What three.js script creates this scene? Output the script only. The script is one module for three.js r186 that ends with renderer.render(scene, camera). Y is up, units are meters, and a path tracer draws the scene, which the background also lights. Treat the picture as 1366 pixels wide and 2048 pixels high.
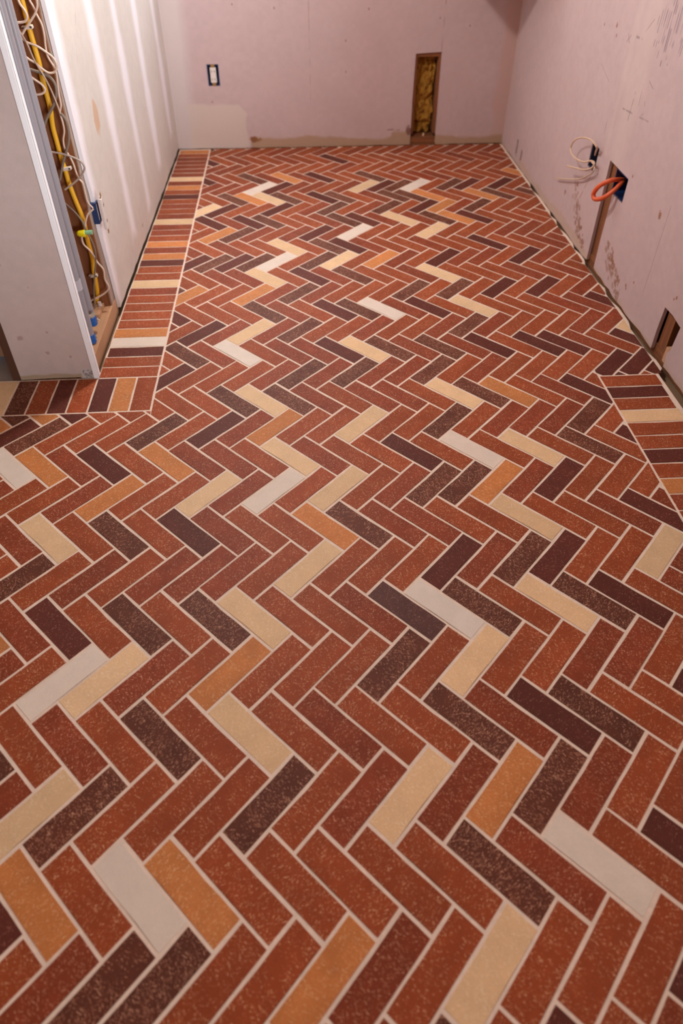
import * as THREE from 'three';
import { mergeGeometries } from 'three/addons/utils/BufferGeometryUtils.js';
import { RectAreaLightUniformsLib } from 'three/addons/lights/RectAreaLightUniformsLib.js';
import { RoundedBoxGeometry } from 'three/addons/geometries/RoundedBoxGeometry.js';

// ---------------------------------------------------------------- units
// The floor is measured in brick modules: U is the width of one brick plus its joint, in metres.
// place(x, h, d): x to the right, h above the floor, d away from the camera, all in modules.
const U = 0.064;
const place = (x, h, d) => new THREE.Vector3(x * U, h * U, -d * U);

// ---------------------------------------------------------------- camera
const FOCAL = 1383.4, EYE = 21.567, PITCH = 0.71842, YAW = 0.06293, ROLL = -0.00202, CX = 677.23, CY = 883.07;
const scene = new THREE.Scene();
const camera = new THREE.PerspectiveCamera(2 * Math.atan(1024 / FOCAL) * 180 / Math.PI, 1366 / 2048, 0.05, 60);
camera.position.copy(place(0, EYE, 0));
camera.rotation.order = 'YXZ';
camera.rotation.set(-PITCH, -YAW, -ROLL);
camera.setViewOffset(1366, 2048, 683 - CX, 1024 - CY, 1366, 2048);
camera.focus = 1.95;
camera.userData.fStop = 2.2;
camera.updateMatrixWorld(true);

// ---------------------------------------------------------------- sky, lights, exposure
scene.background = new THREE.Color(0.62, 0.74, 0.95);
RectAreaLightUniformsLib.init();
const renderer = new THREE.WebGLRenderer({ antialias: true });
renderer.toneMapping = THREE.LinearToneMapping;
renderer.toneMappingExposure = 0.9;
renderer.shadowMap.enabled = true;
const LAMP_POS = [-4.0, 30.5, 39.5], LAMP_POWER = 5.4, LAMP_COLOUR = new THREE.Color(1.0, 0.98, 0.95);
// unseen window behind the camera to the right, placed to light the left wall and wall end
const unseenWindowLight = new THREE.RectAreaLight(new THREE.Color(0.90, 0.95, 1.0), 35, 58 * U, 30 * U);
unseenWindowLight.position.copy(place(80, 18.5, -79.4));
unseenWindowLight.lookAt(place(80, 18.5, 0));
scene.add(unseenWindowLight);
// unseen window high in the far wall, placed for the left wall and floor sheen
const unseenFarWindowLight = new THREE.RectAreaLight(new THREE.Color(0.95, 0.98, 1.0), 6.8, 11 * U, 17 * U);
unseenFarWindowLight.position.copy(place(-2.5, 24.5, 66.0));
unseenFarWindowLight.lookAt(place(-2.5, 24.5, 0));
scene.add(unseenFarWindowLight);

// ---------------------------------------------------------------- helpers
let seed = 20240611;
const rnd = () => { seed = (seed * 1664525 + 1013904223) >>> 0; return seed / 4294967296; };
const rr = (a, b) => a + (b - a) * rnd();
const taken = {};
const numbered = (n) => { const k = taken[n] = (taken[n] ?? -1) + 1; return k ? n + '_' + String(k).padStart(3, '0') : n; };
const lin = (r, g, b) => new THREE.Color().setRGB(r / 255, g / 255, b / 255, THREE.SRGBColorSpace);
const mat = (r, g, b, rough = 0.8, extra = {}) => new THREE.MeshStandardMaterial({ color: lin(r, g, b), roughness: rough, ...extra });
function hash(x, y) { let h = (x * 374761393 + y * 668265263) | 0; h = Math.imul(h ^ (h >>> 13), 1274126177); return ((h ^ (h >>> 16)) >>> 0) / 4294967296; }
function vnoise(x, y) {
  const xi = Math.floor(x), yi = Math.floor(y), fx = x - xi, fy = y - yi;
  const sx = fx * fx * (3 - 2 * fx), sy = fy * fy * (3 - 2 * fy);
  const a = hash(xi, yi), b = hash(xi + 1, yi), c = hash(xi, yi + 1), d = hash(xi + 1, yi + 1);
  return a + (b - a) * sx + (c - a) * sy + (a - b - c + d) * sx * sy;
}
const fbm = (x, y) => 0.55 * vnoise(x, y) + 0.3 * vnoise(x * 2.1 + 7, y * 2.1 + 3) + 0.15 * vnoise(x * 4.3 + 1, y * 4.3 + 9);

/** A raster with soft brushes, in the units of the surface that it covers. */
class Raster {
  constructor(w, h, x0, y0, x1, y1) { Object.assign(this, { w, h, x0, y0, x1, y1 }); this.px = new Float32Array(w * h * 3); this.sx = w / (x1 - x0); this.sy = h / (y1 - y0); }
  fill(fn) { for (let j = 0; j < this.h; j++) for (let i = 0; i < this.w; i++) { const c = fn(this.x0 + (i + 0.5) / this.sx, this.y0 + (j + 0.5) / this.sy); const o = (j * this.w + i) * 3; this.px[o] = c[0]; this.px[o + 1] = c[1]; this.px[o + 2] = c[2]; } return this; }
  mixAt(i, j, c, a) { if (i < 0 || j < 0 || i >= this.w || j >= this.h || a <= 0) return; const o = (j * this.w + i) * 3; for (let k = 0; k < 3; k++) this.px[o + k] += (c[k] - this.px[o + k]) * a; }
  line(x0, y0, x1, y1, width, c, alpha = 1, ragged = 0) {
    const r = width / 2, soft = 0.8 / this.sx, m = r + soft * 2;
    const i0 = Math.floor((Math.min(x0, x1) - m - this.x0) * this.sx), i1 = Math.ceil((Math.max(x0, x1) + m - this.x0) * this.sx);
    const j0 = Math.floor((Math.min(y0, y1) - m - this.y0) * this.sy), j1 = Math.ceil((Math.max(y0, y1) + m - this.y0) * this.sy);
    const dx = x1 - x0, dy = y1 - y0, l2 = dx * dx + dy * dy || 1e-9;
    for (let j = j0; j <= j1; j++) for (let i = i0; i <= i1; i++) {
      const x = this.x0 + (i + 0.5) / this.sx, y = this.y0 + (j + 0.5) / this.sy;
      let t = ((x - x0) * dx + (y - y0) * dy) / l2; t = Math.max(0, Math.min(1, t));
      const q = Math.hypot(x - x0 - t * dx, y - y0 - t * dy);
      let a = Math.max(0, Math.min(1, (r + soft - q) / (2 * soft) ));
      if (ragged) a *= Math.max(0, Math.min(1, (vnoise(x / ragged, y / ragged) - 0.35) * 4));
      this.mixAt(i, j, c, a * alpha);
    }
    return this;
  }
  /** fills where inside(x, y) > 0; edges follow the sign, broken up by grain */
  region(bx0, by0, bx1, by1, inside, c, alpha = 1, edge = 0.1) {
    const i0 = Math.max(0, Math.floor((bx0 - this.x0) * this.sx)), i1 = Math.min(this.w - 1, Math.ceil((bx1 - this.x0) * this.sx));
    const j0 = Math.max(0, Math.floor((by0 - this.y0) * this.sy)), j1 = Math.min(this.h - 1, Math.ceil((by1 - this.y0) * this.sy));
    for (let j = j0; j <= j1; j++) for (let i = i0; i <= i1; i++) {
      const x = this.x0 + (i + 0.5) / this.sx, y = this.y0 + (j + 0.5) / this.sy;
      this.mixAt(i, j, c, alpha * Math.max(0, Math.min(1, inside(x, y) / edge + 0.5)));
    }
    return this;
  }
  blot(x, y, rx, ry, c, alpha = 1, grain = 0.25) {
    return this.region(x - rx * 1.6, y - ry * 1.6, x + rx * 1.6, y + ry * 1.6, (u, v) => 1 - Math.hypot((u - x) / rx, (v - y) / ry) + (fbm(u / grain, v / grain) - 0.5) * 1.4, c, alpha, 0.5);
  }
  texture() {
    const data = new Uint8Array(this.w * this.h * 4);
    for (let i = 0; i < this.w * this.h; i++) { for (let k = 0; k < 3; k++) data[i * 4 + k] = Math.max(0, Math.min(255, Math.round(this.px[i * 3 + k]))); data[i * 4 + 3] = 255; }
    const t = new THREE.DataTexture(data, this.w, this.h); t.magFilter = THREE.LinearFilter; t.minFilter = THREE.LinearMipmapLinearFilter; t.generateMipmaps = true; t.colorSpace = THREE.SRGBColorSpace; t.needsUpdate = true; return t;
  }
  grey() { const t = this.texture(); t.colorSpace = THREE.NoColorSpace; return t; }
}

function mesh(name, geometry, material, parent) {
  const m = new THREE.Mesh(geometry, material); m.name = parent === scene ? numbered(name) : name; m.castShadow = m.receiveShadow = true; parent.add(m); return m;
}
function structure(name) { const g = new THREE.Group(); g.name = name; g.userData.kind = 'structure'; scene.add(g); return g; }
function thing(name, label, category, pos, group) {
  const g = new THREE.Group(); g.name = numbered(name); g.userData = { label, category }; if (group) g.userData.group = group; if (pos) g.position.copy(pos); scene.add(g); return g;
}
function tag(o, label, category, group) { o.userData.label = label; o.userData.category = category; if (group) o.userData.group = group; return o; }
/** a box between two corners given in modules */
function box(x0, x1, h0, h1, d0, d1, bevel = 0.03) {
  const w = (x1 - x0) * U, h = (h1 - h0) * U, d = (d1 - d0) * U;
  const g = bevel ? new RoundedBoxGeometry(w, h, d, 1, Math.min(bevel * U, w / 3, h / 3, d / 3)) : new THREE.BoxGeometry(w, h, d);
  g.translate((x0 + x1) / 2 * U, (h0 + h1) / 2 * U, -(d0 + d1) / 2 * U);
  return g;
}
/** uv in metres from the two axes named */
function planarUV(g, a, b, sx = 1, sy = 1) {
  const p = g.attributes.position, uv = new Float32Array(p.count * 2), get = { x: (i) => p.getX(i), y: (i) => p.getY(i), z: (i) => -p.getZ(i) };
  for (let i = 0; i < p.count; i++) { uv[i * 2] = get[a](i) * sx; uv[i * 2 + 1] = get[b](i) * sy; }
  g.setAttribute('uv', new THREE.BufferAttribute(uv, 2)); return g;
}
/** a direction through a pixel of the photograph, and where it meets a wall, post face or the floor */
function ray(px, py) {
  const a = (px - CX) / FOCAL, b = (CY - py) / FOCAL, cr = Math.cos(ROLL), sr = Math.sin(ROLL);
  const xr = a * cr + b * sr, yc = -a * sr + b * cr, cp = Math.cos(PITCH), sp = Math.sin(PITCH);
  const y = yc * cp - sp, dr = yc * sp + cp, cy = Math.cos(YAW), sy = Math.sin(YAW);
  return [xr * cy + dr * sy, y, -xr * sy + dr * cy];
}
const onDepth = (px, py, d) => { const r = ray(px, py), t = d / r[2]; return place(r[0] * t, EYE + r[1] * t, d); };
const onSide = (px, py, x) => { const r = ray(px, py), t = x / r[0]; return place(x, EYE + r[1] * t, r[2] * t); };
const tube = (pts, radius, seg = 8, closed = false) => new THREE.TubeGeometry(new THREE.CatmullRomCurve3(pts, closed, 'centripetal'), Math.max(24, pts.length * 7), radius, seg, closed);

// ---------------------------------------------------------------- wood, plaster and brick surfaces
function woodTexture(base, dark, w, h, scale) {
  const r = new Raster(w, h, 0, 0, 1, 1).fill((x, y) => { const g = fbm(x * 26 * scale + fbm(x * 3, y * 2) * 3, y * 2.2), f = vnoise(x * 190, y * 9); const t = Math.min(1, Math.max(0, g * 0.9 + f * 0.25 - 0.15)); return base.map((v, k) => v + (dark[k] - v) * t); });
  const t = r.texture(); t.wrapS = t.wrapT = THREE.RepeatWrapping; return t;
}
const woodMap = woodTexture([150, 92, 50], [92, 50, 24], 256, 512, 1);
const paleWoodMap = woodTexture([206, 164, 128], [164, 116, 80], 256, 512, 1);
const greyWoodMap = woodTexture([190, 172, 158], [138, 112, 96], 256, 512, 1);
const studWood = new THREE.MeshStandardMaterial({ map: woodMap, roughness: 0.85 });
const plateWood = new THREE.MeshStandardMaterial({ map: paleWoodMap, roughness: 0.85 });
const weatheredWood = new THREE.MeshStandardMaterial({ map: greyWoodMap, roughness: 0.9 });

// Fired brick faces. One band of the sheet for each colour of brick: red, deep red, orange, tan, cream, brown, maroon, slate.
const BANDS = {
  R: { c: [151, 70, 35], fleck: [226, 184, 152], n: 8200, long: 2.2, a: [0.28, 0.95], mottle: 0.10 },
  Q: { c: [136, 60, 33], fleck: [220, 178, 148], n: 7600, long: 2.2, a: [0.28, 0.95], mottle: 0.12 },
  O: { c: [202, 126, 70], fleck: [240, 200, 158], n: 7600, long: 2.4, a: [0.25, 0.85], mottle: 0.10 },
  T: { c: [231, 193, 149], fleck: [248, 226, 194], n: 7600, long: 2.6, a: [0.25, 0.85], mottle: 0.05 },
  W: { c: [230, 214, 199], fleck: [206, 190, 170], n: 120, long: 1.2, a: [0.05, 0.2], mottle: 0.035 },
  B: { c: [98, 51, 35], fleck: [214, 166, 138], n: 11500, long: 3.0, a: [0.3, 0.95], mottle: 0.14 },
  D: { c: [94, 43, 31], fleck: [190, 140, 124], n: 4200, long: 2.0, a: [0.25, 0.8], mottle: 0.10 },
  S: { c: [98, 59, 52], fleck: [204, 168, 148], n: 8000, long: 2.0, a: [0.12, 0.6], mottle: 0.12 },
};
const BAND_KEYS = Object.keys(BANDS), SHEET_W = 2048, SHEET_H = 2048, MM = 0.00055, BAND_PX = SHEET_H / BAND_KEYS.length;
const { brickMap, brickBump } = (() => {
  const r = new Raster(SHEET_W, SHEET_H, 0, 0, SHEET_W, SHEET_H), b = new Float32Array(SHEET_W * SHEET_H).fill(0.6);
  BAND_KEYS.forEach((key, k) => {
    const B = BANDS[key], y0 = k * BAND_PX;
    for (let j = 0; j < BAND_PX; j++) for (let i = 0; i < SHEET_W; i++) {
      const g = fbm(i / 70 + k * 31, j / 60) - 0.5, f = hash(i + k * 999, j) - 0.5, q = vnoise(i / 5, (j + y0) / 5) - 0.5;
      const m = 1 + B.mottle * (g * 1.5 + q * 0.6 + f * 0.5), o = ((y0 + j) * SHEET_W + i) * 3;
      for (let c = 0; c < 3; c++) r.px[o + c] = B.c[c] * m;
      b[(y0 + j) * SHEET_W + i] = 0.6 + 0.25 * q + 0.12 * f;
    }
    for (let n = 0; n < B.n; n++) {
      const x = rnd() * SHEET_W, y = y0 + 4 + rnd() * (BAND_PX - 8);
      if (fbm(x / 90 + 5 + k * 17, y / 70) < 0.16 + 0.34 * rnd()) continue;                       // flecks gather in patches
      const long = rnd() < 0.45 ? 0.6 : rr(0.8, B.long) * (rnd() < 0.06 ? 2.2 : 1) / 0.55 * 0.8, ang = Math.PI / 2 + rr(-0.75, 0.75), wdt = rr(1.0, 2.6);
      const dx = Math.cos(ang) * long, dy = Math.sin(ang) * long, al = B.a[0] + (B.a[1] - B.a[0]) * rnd() ** 1.4;
      const yb = Math.min(y0 + BAND_PX - 2, Math.max(y0 + 1, y + dy)), ya = Math.min(y0 + BAND_PX - 2, Math.max(y0 + 1, y - dy));
      r.line(x - dx, ya, x + dx, yb, wdt, B.fleck, al);
      const steps = Math.ceil(long) + 1; for (let s = 0; s <= steps; s++) { const i = Math.round(x + dx * (2 * s / steps - 1)), j = Math.round(ya + (yb - ya) * s / steps); if (i >= 0 && i < SHEET_W) b[j * SHEET_W + i] = 0.15; }
    }
  });
  const data = new Uint8Array(SHEET_W * SHEET_H * 4);
  for (let i = 0; i < b.length; i++) { const v = Math.max(0, Math.min(255, b[i] * 255)); data[i * 4] = data[i * 4 + 1] = data[i * 4 + 2] = v; data[i * 4 + 3] = 255; }
  const t = new THREE.DataTexture(data, SHEET_W, SHEET_H); t.magFilter = THREE.LinearFilter; t.minFilter = THREE.LinearMipmapLinearFilter; t.generateMipmaps = true; t.needsUpdate = true;
  return { brickMap: r.texture(), brickBump: t };
})();
const brickMat = new THREE.MeshPhysicalMaterial({ map: brickMap, bumpMap: brickBump, bumpScale: 0.0004, roughness: 0.56, specularIntensity: 0.42, vertexColors: true });
const groutMap = (() => { const r = new Raster(512, 512, 0, 0, 1, 1).fill((x, y) => { const m = 1 + 0.10 * (fbm(x * 24, y * 24) - 0.5) + 0.10 * (hash(x * 512 | 0, y * 512 | 0) - 0.5); return [234 * m, 212 * m, 194 * m]; }); const t = r.texture(); t.wrapS = t.wrapT = THREE.RepeatWrapping; return t; })();
const groutMat = new THREE.MeshStandardMaterial({ map: groutMap, roughness: 0.9 });

// ---------------------------------------------------------------- floor
const floor = structure('floor');
const BACK = 66.12, RIGHT = 19.38, BORDER_X = -7.68, COURSE_D = 27.53, END_D = 30.45, RB_X = 15.68, RB_D = 29.07, NEAR_D = -6, FAR_LEFT = -34;
const leftWallX = (d) => -10.93 + (d - 30.45) * 0.0115;
mesh('subfloor', box(-47, 119, -3, -0.45, -82, BACK + 4, 0), mat(138, 108, 80, 0.95), floor);
{
  const pts = [[FAR_LEFT, NEAR_D], [18.95, NEAR_D], [18.95, 29.1]];
  for (let d = 29.6; d < 66; d += 0.8) pts.push([vnoise(d * 0.7, 3) > (d > 43 ? 0.72 : 0.45) ? 19.17 : 19.36, d]);
  pts.push([19.22, 65.98], [leftWallX(66) + 0.08, 65.98]);
  for (let d = 65; d > 30.6; d -= 0.9) pts.push([leftWallX(d) + 0.1 + (vnoise(d * 1.3, 8) - 0.5) * 0.08, d]);
  pts.push([-10.8, 30.5], [FAR_LEFT, 30.5]);
  const s = new THREE.Shape(pts.map(([x, d]) => new THREE.Vector2(x * U, d * U)));
  const g = new THREE.ExtrudeGeometry(s, { depth: 0.028, bevelEnabled: false });
  g.rotateX(-Math.PI / 2); g.translate(0, -0.0289, 0);
  planarUV(g, 'x', 'z', 3, 3);
  mesh('grout', g, groutMat, floor).userData.label = 'pale sandy grout filling the joints between the bricks';
}
const TILE_COLOURS = {
  B: 'H-2,2 H-2,3 H-1,1 H-1,5 H-1,11 H0,8 H1,-2 H1,12 H2,10 H2,11 H3,-3 H3,1 H3,11 H3,16 H4,6 H4,8 H4,11 H5,6 H5,13 H6,6 H6,11 H6,13 H7,2 H7,4 H7,7 H8,3 H9,8 H9,11 H9,16 H10,12 H10,15 V-3,8 V-2,9 V-1,-2 V-1,2 V-1,9 V-1,12 V0,1 V0,3 V0,10 V0,13 V1,0 V1,7 V2,15 V3,-5 V3,3 V3,5 V3,12 V4,1 V4,9 V4,11 V5,4 V5,8 H6,0 V6,8 V7,7 V8,4 V8,8 V8,13 V9,2 V9,5 V9,8 V9,11 V9,12 V9,17 V9,19 V10,3 V10,10',
  D: 'V2,17 H-2,13 H1,10 H1,13 H2,14 H3,-4 H3,3 H4,1 H4,18 H4,19 H4,20 H5,2 H6,15 H6,17 H7,1 H7,3 H7,13 H7,17 H8,7 H9,2 H9,5 H9,13 H10,5 H10,11 H10,16 H10,18 V-3,10 V-2,-1 V-2,13 V-1,11 V-1,15 V0,-1 V0,14 V1,2 V1,16 V2,-1 V2,9 V3,-3 V3,16 V3,18 V4,7 V4,13 V4,15 V4,16 V4,19 V5,0 V5,7 V5,11 V5,19 V6,6 V7,8 V7,15 V8,1 V8,3 V8,9 V8,15 V9,7 V10,0 V10,7 V11,0 V11,8',
  S: 'V0,8',
  T: 'H-2,9 H-1,0 H-1,8 H0,1 H0,10 H1,6 H1,16 H2,3 H2,7 H3,8 H5,4 H5,20 H7,8 H8,13 H9,1 H10,10 V-1,4 V0,4 V0,12 V1,-2 V1,12 V2,5 V2,13 V3,4 V3,11 V4,8 V5,13 V6,4 V6,12 V7,5 V8,11 V9,4',
  O: 'H3,-5 H-2,6 H-1,10 H0,4 H2,0 H2,12 H3,5 H6,1 H6,4 H7,10 H8,2 H9,14 V-2,0 V-2,3 V0,-3 V1,6 V2,-3 V2,1 V3,-4 V3,13 V8,14 V9,3 V9,13 V9,16 V10,5 V10,19',
  W: 'H0,0 H2,5 H7,5 H8,9 H10,4 H10,13 V-2,2 V-2,11 V0,9 V2,-4 V2,11 V4,3 V5,9',
};
const LEN = 3.07115, OX = -9.98546, OD = 12.12005, JOINT = 0.085, S2 = Math.SQRT1_2;
const colourOf = {};
for (const [c, list] of Object.entries(TILE_COLOURS)) for (const id of list.split(' ')) colourOf[id] = c;

function clip(poly, nx, nd, c) {                      // keep nx*x + nd*d <= c
  const out = [];
  for (let i = 0; i < poly.length; i++) {
    const a = poly[i], b = poly[(i + 1) % poly.length], fa = nx * a[0] + nd * a[1] - c, fb = nx * b[0] + nd * b[1] - c;
    if (fa <= 0) out.push(a);
    if ((fa < 0 && fb > 0) || (fa > 0 && fb < 0)) { const t = fa / (fa - fb); out.push([a[0] + (b[0] - a[0]) * t, a[1] + (b[1] - a[1]) * t]); }
  }
  return out;
}
const area = (p) => { let s = 0; for (let i = 0; i < p.length; i++) { const a = p[i], b = p[(i + 1) % p.length]; s += a[0] * b[1] - a[1] * b[0]; } return s / 2; };
/** a brick: outline in modules, long axis, colour; arrises worn a little unevenly */
function brickGeometry(poly, ax, ad, colour, fine) {
  if (area(poly) < 0) poly = poly.slice().reverse();
  let ring = [];
  for (let i = 0; i < poly.length; i++) {
    const a = poly[i], b = poly[(i + 1) % poly.length], l = Math.hypot(b[0] - a[0], b[1] - a[1]), n = fine ? Math.max(1, Math.min(4, Math.round(l / 0.7))) : 1;
    for (let k = 0; k < n; k++) { const t = k / n, j = k ? 0.012 : 0.006; ring.push([a[0] + (b[0] - a[0]) * t + rr(-j, j), a[1] + (b[1] - a[1]) * t + rr(-j, j)]); }
  }
  const cx = ring.reduce((s, q) => s + q[0], 0) / ring.length, cd = ring.reduce((s, q) => s + q[1], 0) / ring.length;
  const lift = rr(-0.0003, 0.0004), tx = rr(-0.0025, 0.0025), td = rr(-0.0025, 0.0025);
  const band = BAND_KEYS.indexOf(colour), u0 = rr(8, SHEET_W - LEN * U / MM - 8), v0 = band * BAND_PX + 6 + rr(0, BAND_PX - U / MM - 16), flip = rnd() < 0.5 ? -1 : 1;
  const la = Math.min(...ring.map((q) => (q[0] - cx) * ax + (q[1] - cd) * ad)), lb = Math.min(...ring.map((q) => -(q[0] - cx) * ad + (q[1] - cd) * ax)), ha = Math.max(...ring.map((q) => (q[0] - cx) * ax + (q[1] - cd) * ad)), hb = Math.max(...ring.map((q) => -(q[0] - cx) * ad + (q[1] - cd) * ax));
  const tone = (colour === 'W' ? rr(0.95, 1) : rr(0.86, 1.04)), warm = rr(-0.02, 0.02), col = [tone * (1 + warm), tone, tone * (1 - warm)];
  const pos = [], uv = [], colr = [];
  const put = (q, y) => {
    const dx = q[0] - cx, dd = q[1] - cd;
    pos.push(q[0] * U, y + lift + dx * U * tx + dd * U * td, -q[1] * U);
    let a = dx * ax + dd * ad, b = -dx * ad + dd * ax; a = flip > 0 ? a - la : ha - a; b = flip > 0 ? b - lb : hb - b;
    uv.push((u0 + a * U / MM) / SHEET_W, (v0 + Math.max(0, Math.min(b * U / MM, BAND_PX - 12))) / SHEET_H); colr.push(...col);
  };
  const inset = ring.map((q) => { const l = Math.hypot(cx - q[0], cd - q[1]) || 1, f = Math.min(0.4, 0.018 / l * 1.5); return [q[0] + (cx - q[0]) * f, q[1] + (cd - q[1]) * f]; });
  const N = ring.length;
  for (let i = 1; i < N - 1; i++) { put(inset[0], 0); put(inset[i], 0); put(inset[i + 1], 0); }
  for (let i = 0; i < N; i++) { const j = (i + 1) % N; put(ring[i], -0.0032); put(ring[j], -0.0032); put(inset[j], 0); put(ring[i], -0.0032); put(inset[j], 0); put(inset[i], 0); }
  const g = new THREE.BufferGeometry();
  g.setAttribute('position', new THREE.Float32BufferAttribute(pos, 3)); g.setAttribute('uv', new THREE.Float32BufferAttribute(uv, 2)); g.setAttribute('color', new THREE.Float32BufferAttribute(colr, 3));
  g.computeVertexNormals(); return g;
}
/** how large a brick shows in the photograph, in pixels */
function shown(poly) {
  const q = poly.map(([x, d]) => { const v = place(x, 0, d).project(camera); return [(v.x + 1) * 683, (1 - v.y) * 1024, v.z]; });
  if (q.some((v) => v[2] > 1)) return 0;
  let s = q; s = clip(s, -1, 0, 0); if (s.length) s = clip(s, 1, 0, 1366); if (s.length) s = clip(s, 0, -1, 0); if (s.length) s = clip(s, 0, 1, 2048);
  return s.length > 2 ? Math.abs(area(s)) : 0;
}
const field = [];
for (let m = -7; m <= 12; m++) for (let k = -34; k <= 44; k++) for (const o of ['H', 'V']) {
  let u0, u1, v0, v1;
  if (o === 'H') { u0 = k + m * LEN; u1 = u0 + LEN; v0 = k - m * LEN; v1 = v0 + 1; } else { u0 = k + LEN + m * LEN; u1 = u0 + 1; v0 = k + 1 - LEN - m * LEN; v1 = v0 + LEN; }
  const j = JOINT / 2, ju = rr(-0.012, 0.012), jv = rr(-0.012, 0.012), cu = (u0 + u1) / 2, cv = (v0 + v1) / 2, turn = rr(-0.004, 0.004);
  let poly = [[u0 + j, v0 + j], [u1 - j, v0 + j], [u1 - j, v1 - j], [u0 + j, v1 - j]].map(([u, v]) => { const a = u - cu, b = v - cv, U1 = u + ju - b * turn, V1 = v + jv + a * turn; return [OX + (U1 + V1) * S2, OD + (U1 - V1) * S2]; });
  const cx = OX + (cu + cv) * S2, cd = OD + (cu - cv) * S2;
  if (cx < FAR_LEFT || cd < NEAR_D || cx > 22 || cd > 69) continue;
  poly = clip(poly, 0, 1, BACK - 0.16); if (poly.length < 3) continue;
  poly = clip(poly, 1, 0, 19.16); if (poly.length < 3) continue;
  poly = clip(poly, 0, -1, -NEAR_D); if (poly.length < 3) continue;
  // a brick that meets the corner of a border is cut round it
  const parts = [];
  const keep = (q, ...cuts) => { for (const c of cuts) { if (q.length < 3) return; q = clip(q, ...c); } if (q.length >= 3 && Math.abs(area(q)) > 0.02) parts.push(q); };
  const LX = BORDER_X + j, LD = COURSE_D - j, BX = RB_X - j, BD = RB_D + j;
  const meets = (...cuts) => { let q = poly; for (const c of cuts) { q = clip(q, ...c); if (q.length < 3) return false; } return Math.abs(area(q)) > 0.002; };
  if (meets([1, 0, LX], [0, -1, -LD])) { keep(poly, [-1, 0, -LX]); keep(poly, [1, 0, LX], [0, 1, LD]); }
  else if (meets([-1, 0, -BX], [0, 1, BD])) { keep(poly, [1, 0, BX]); keep(poly, [-1, 0, -BX], [0, -1, -BD]); }
  else keep(poly);
  if (!parts.length) continue;
  let c = colourOf[o + m + ',' + k];
  const px = parts.reduce((t, q) => t + shown(q), 0);
  if (!c) c = px > 60 ? (rnd() < 0.68 ? 'R' : 'Q') : 'RRRRRRQQQBBTODD'[Math.floor(rnd() * 15)];
  field.push({ parts, c, px, ax: S2, ad: o === 'H' ? S2 : -S2 });
}
field.sort((a, b) => b.px - a.px);
const rest = [];
field.forEach((f, i) => {
  const near = i < 300 && f.px > 0, gs = f.parts.map((q) => brickGeometry(q, f.ax, f.ad, f.c, near)), g = gs.length > 1 ? mergeGeometries(gs) : gs[0];
  if (near) mesh('brick', g, brickMat, floor); else rest.push(g);
});
{ const m = mesh('brick_field', mergeGeometries(rest), brickMat, floor); m.userData.kind = 'stuff'; m.userData.label = 'smaller herringbone bricks running to the far walls'; }
// soldier courses
const rectPoly = (x0, x1, d0, d1) => [[x0, d0], [x1, d0], [x1, d1], [x0, d1]];
const LEFT_RUN = { 2: 'D', 3: 'W', 4: 'O', 10: 'T', 13: 'D', 14: 'O', 16: 'O', 20: 'T', 25: 'D', 27: 'O', 29: 'T', 36: 'O', 32: 'Q', 34: 'Q' };
const runD = (i) => END_D + 0.97 * Math.min(i, 13) + 0.945 * Math.max(0, i - 13);
for (let i = 0; runD(i) < BACK - 0.4; i++) {
  const d0 = runD(i) + 0.035, d1 = Math.min(runD(i + 1) - 0.035, BACK - 0.18), dm = (d0 + d1) / 2;
  mesh('border_brick', brickGeometry(rectPoly(leftWallX(dm) + 0.14 + rr(-0.04, 0.04), BORDER_X - 0.045, d0, d1), 1, 0, LEFT_RUN[i] ?? (rnd() < 0.6 ? 'R' : 'Q'), true), brickMat, floor);
}
const COURSE_X = [BORDER_X, -8.77, -9.8, -10.82, -11.87, -12.83, -13.86, -14.89]; while (COURSE_X.at(-1) > -24) COURSE_X.push(COURSE_X.at(-1) - 1.03);
['R', 'O', 'D', 'R', 'D', 'R', 'B', 'T', 'R', 'Q', 'R', 'B', 'R', 'O', 'R', 'Q'].forEach((c, i) => {
  if (COURSE_X[i + 1] === undefined) return;
  mesh('border_brick', brickGeometry(rectPoly(COURSE_X[i + 1] + 0.04, COURSE_X[i] - 0.04, COURSE_D + 0.045, END_D - 0.045), 0, 1, c, true), brickMat, floor);
});
['R', 'D', 'R', 'T', 'R', 'R', 'D', 'R', 'O', 'Q', 'R', 'R', 'B', 'R', 'R', 'D', 'R', 'T', 'R', 'R', 'Q', 'R', 'O', 'R'].forEach((c, i) => {
  const d1 = RB_D - i * 0.977 - 0.035, d0 = RB_D - (i + 1) * 0.977 + 0.035;
  mesh('border_brick', brickGeometry(rectPoly(RB_X + 0.045, 18.72 + rr(-0.06, 0.1), d0, d1), 1, 0, c, true), brickMat, floor);
});
mesh('concrete_slab', box(FAR_LEFT - 10, -15.3, -0.44, -0.06, 30.6, 48, 0), mat(150, 140, 134, 0.9), floor).userData.label = 'bare grey concrete beyond the brick border';

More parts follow.
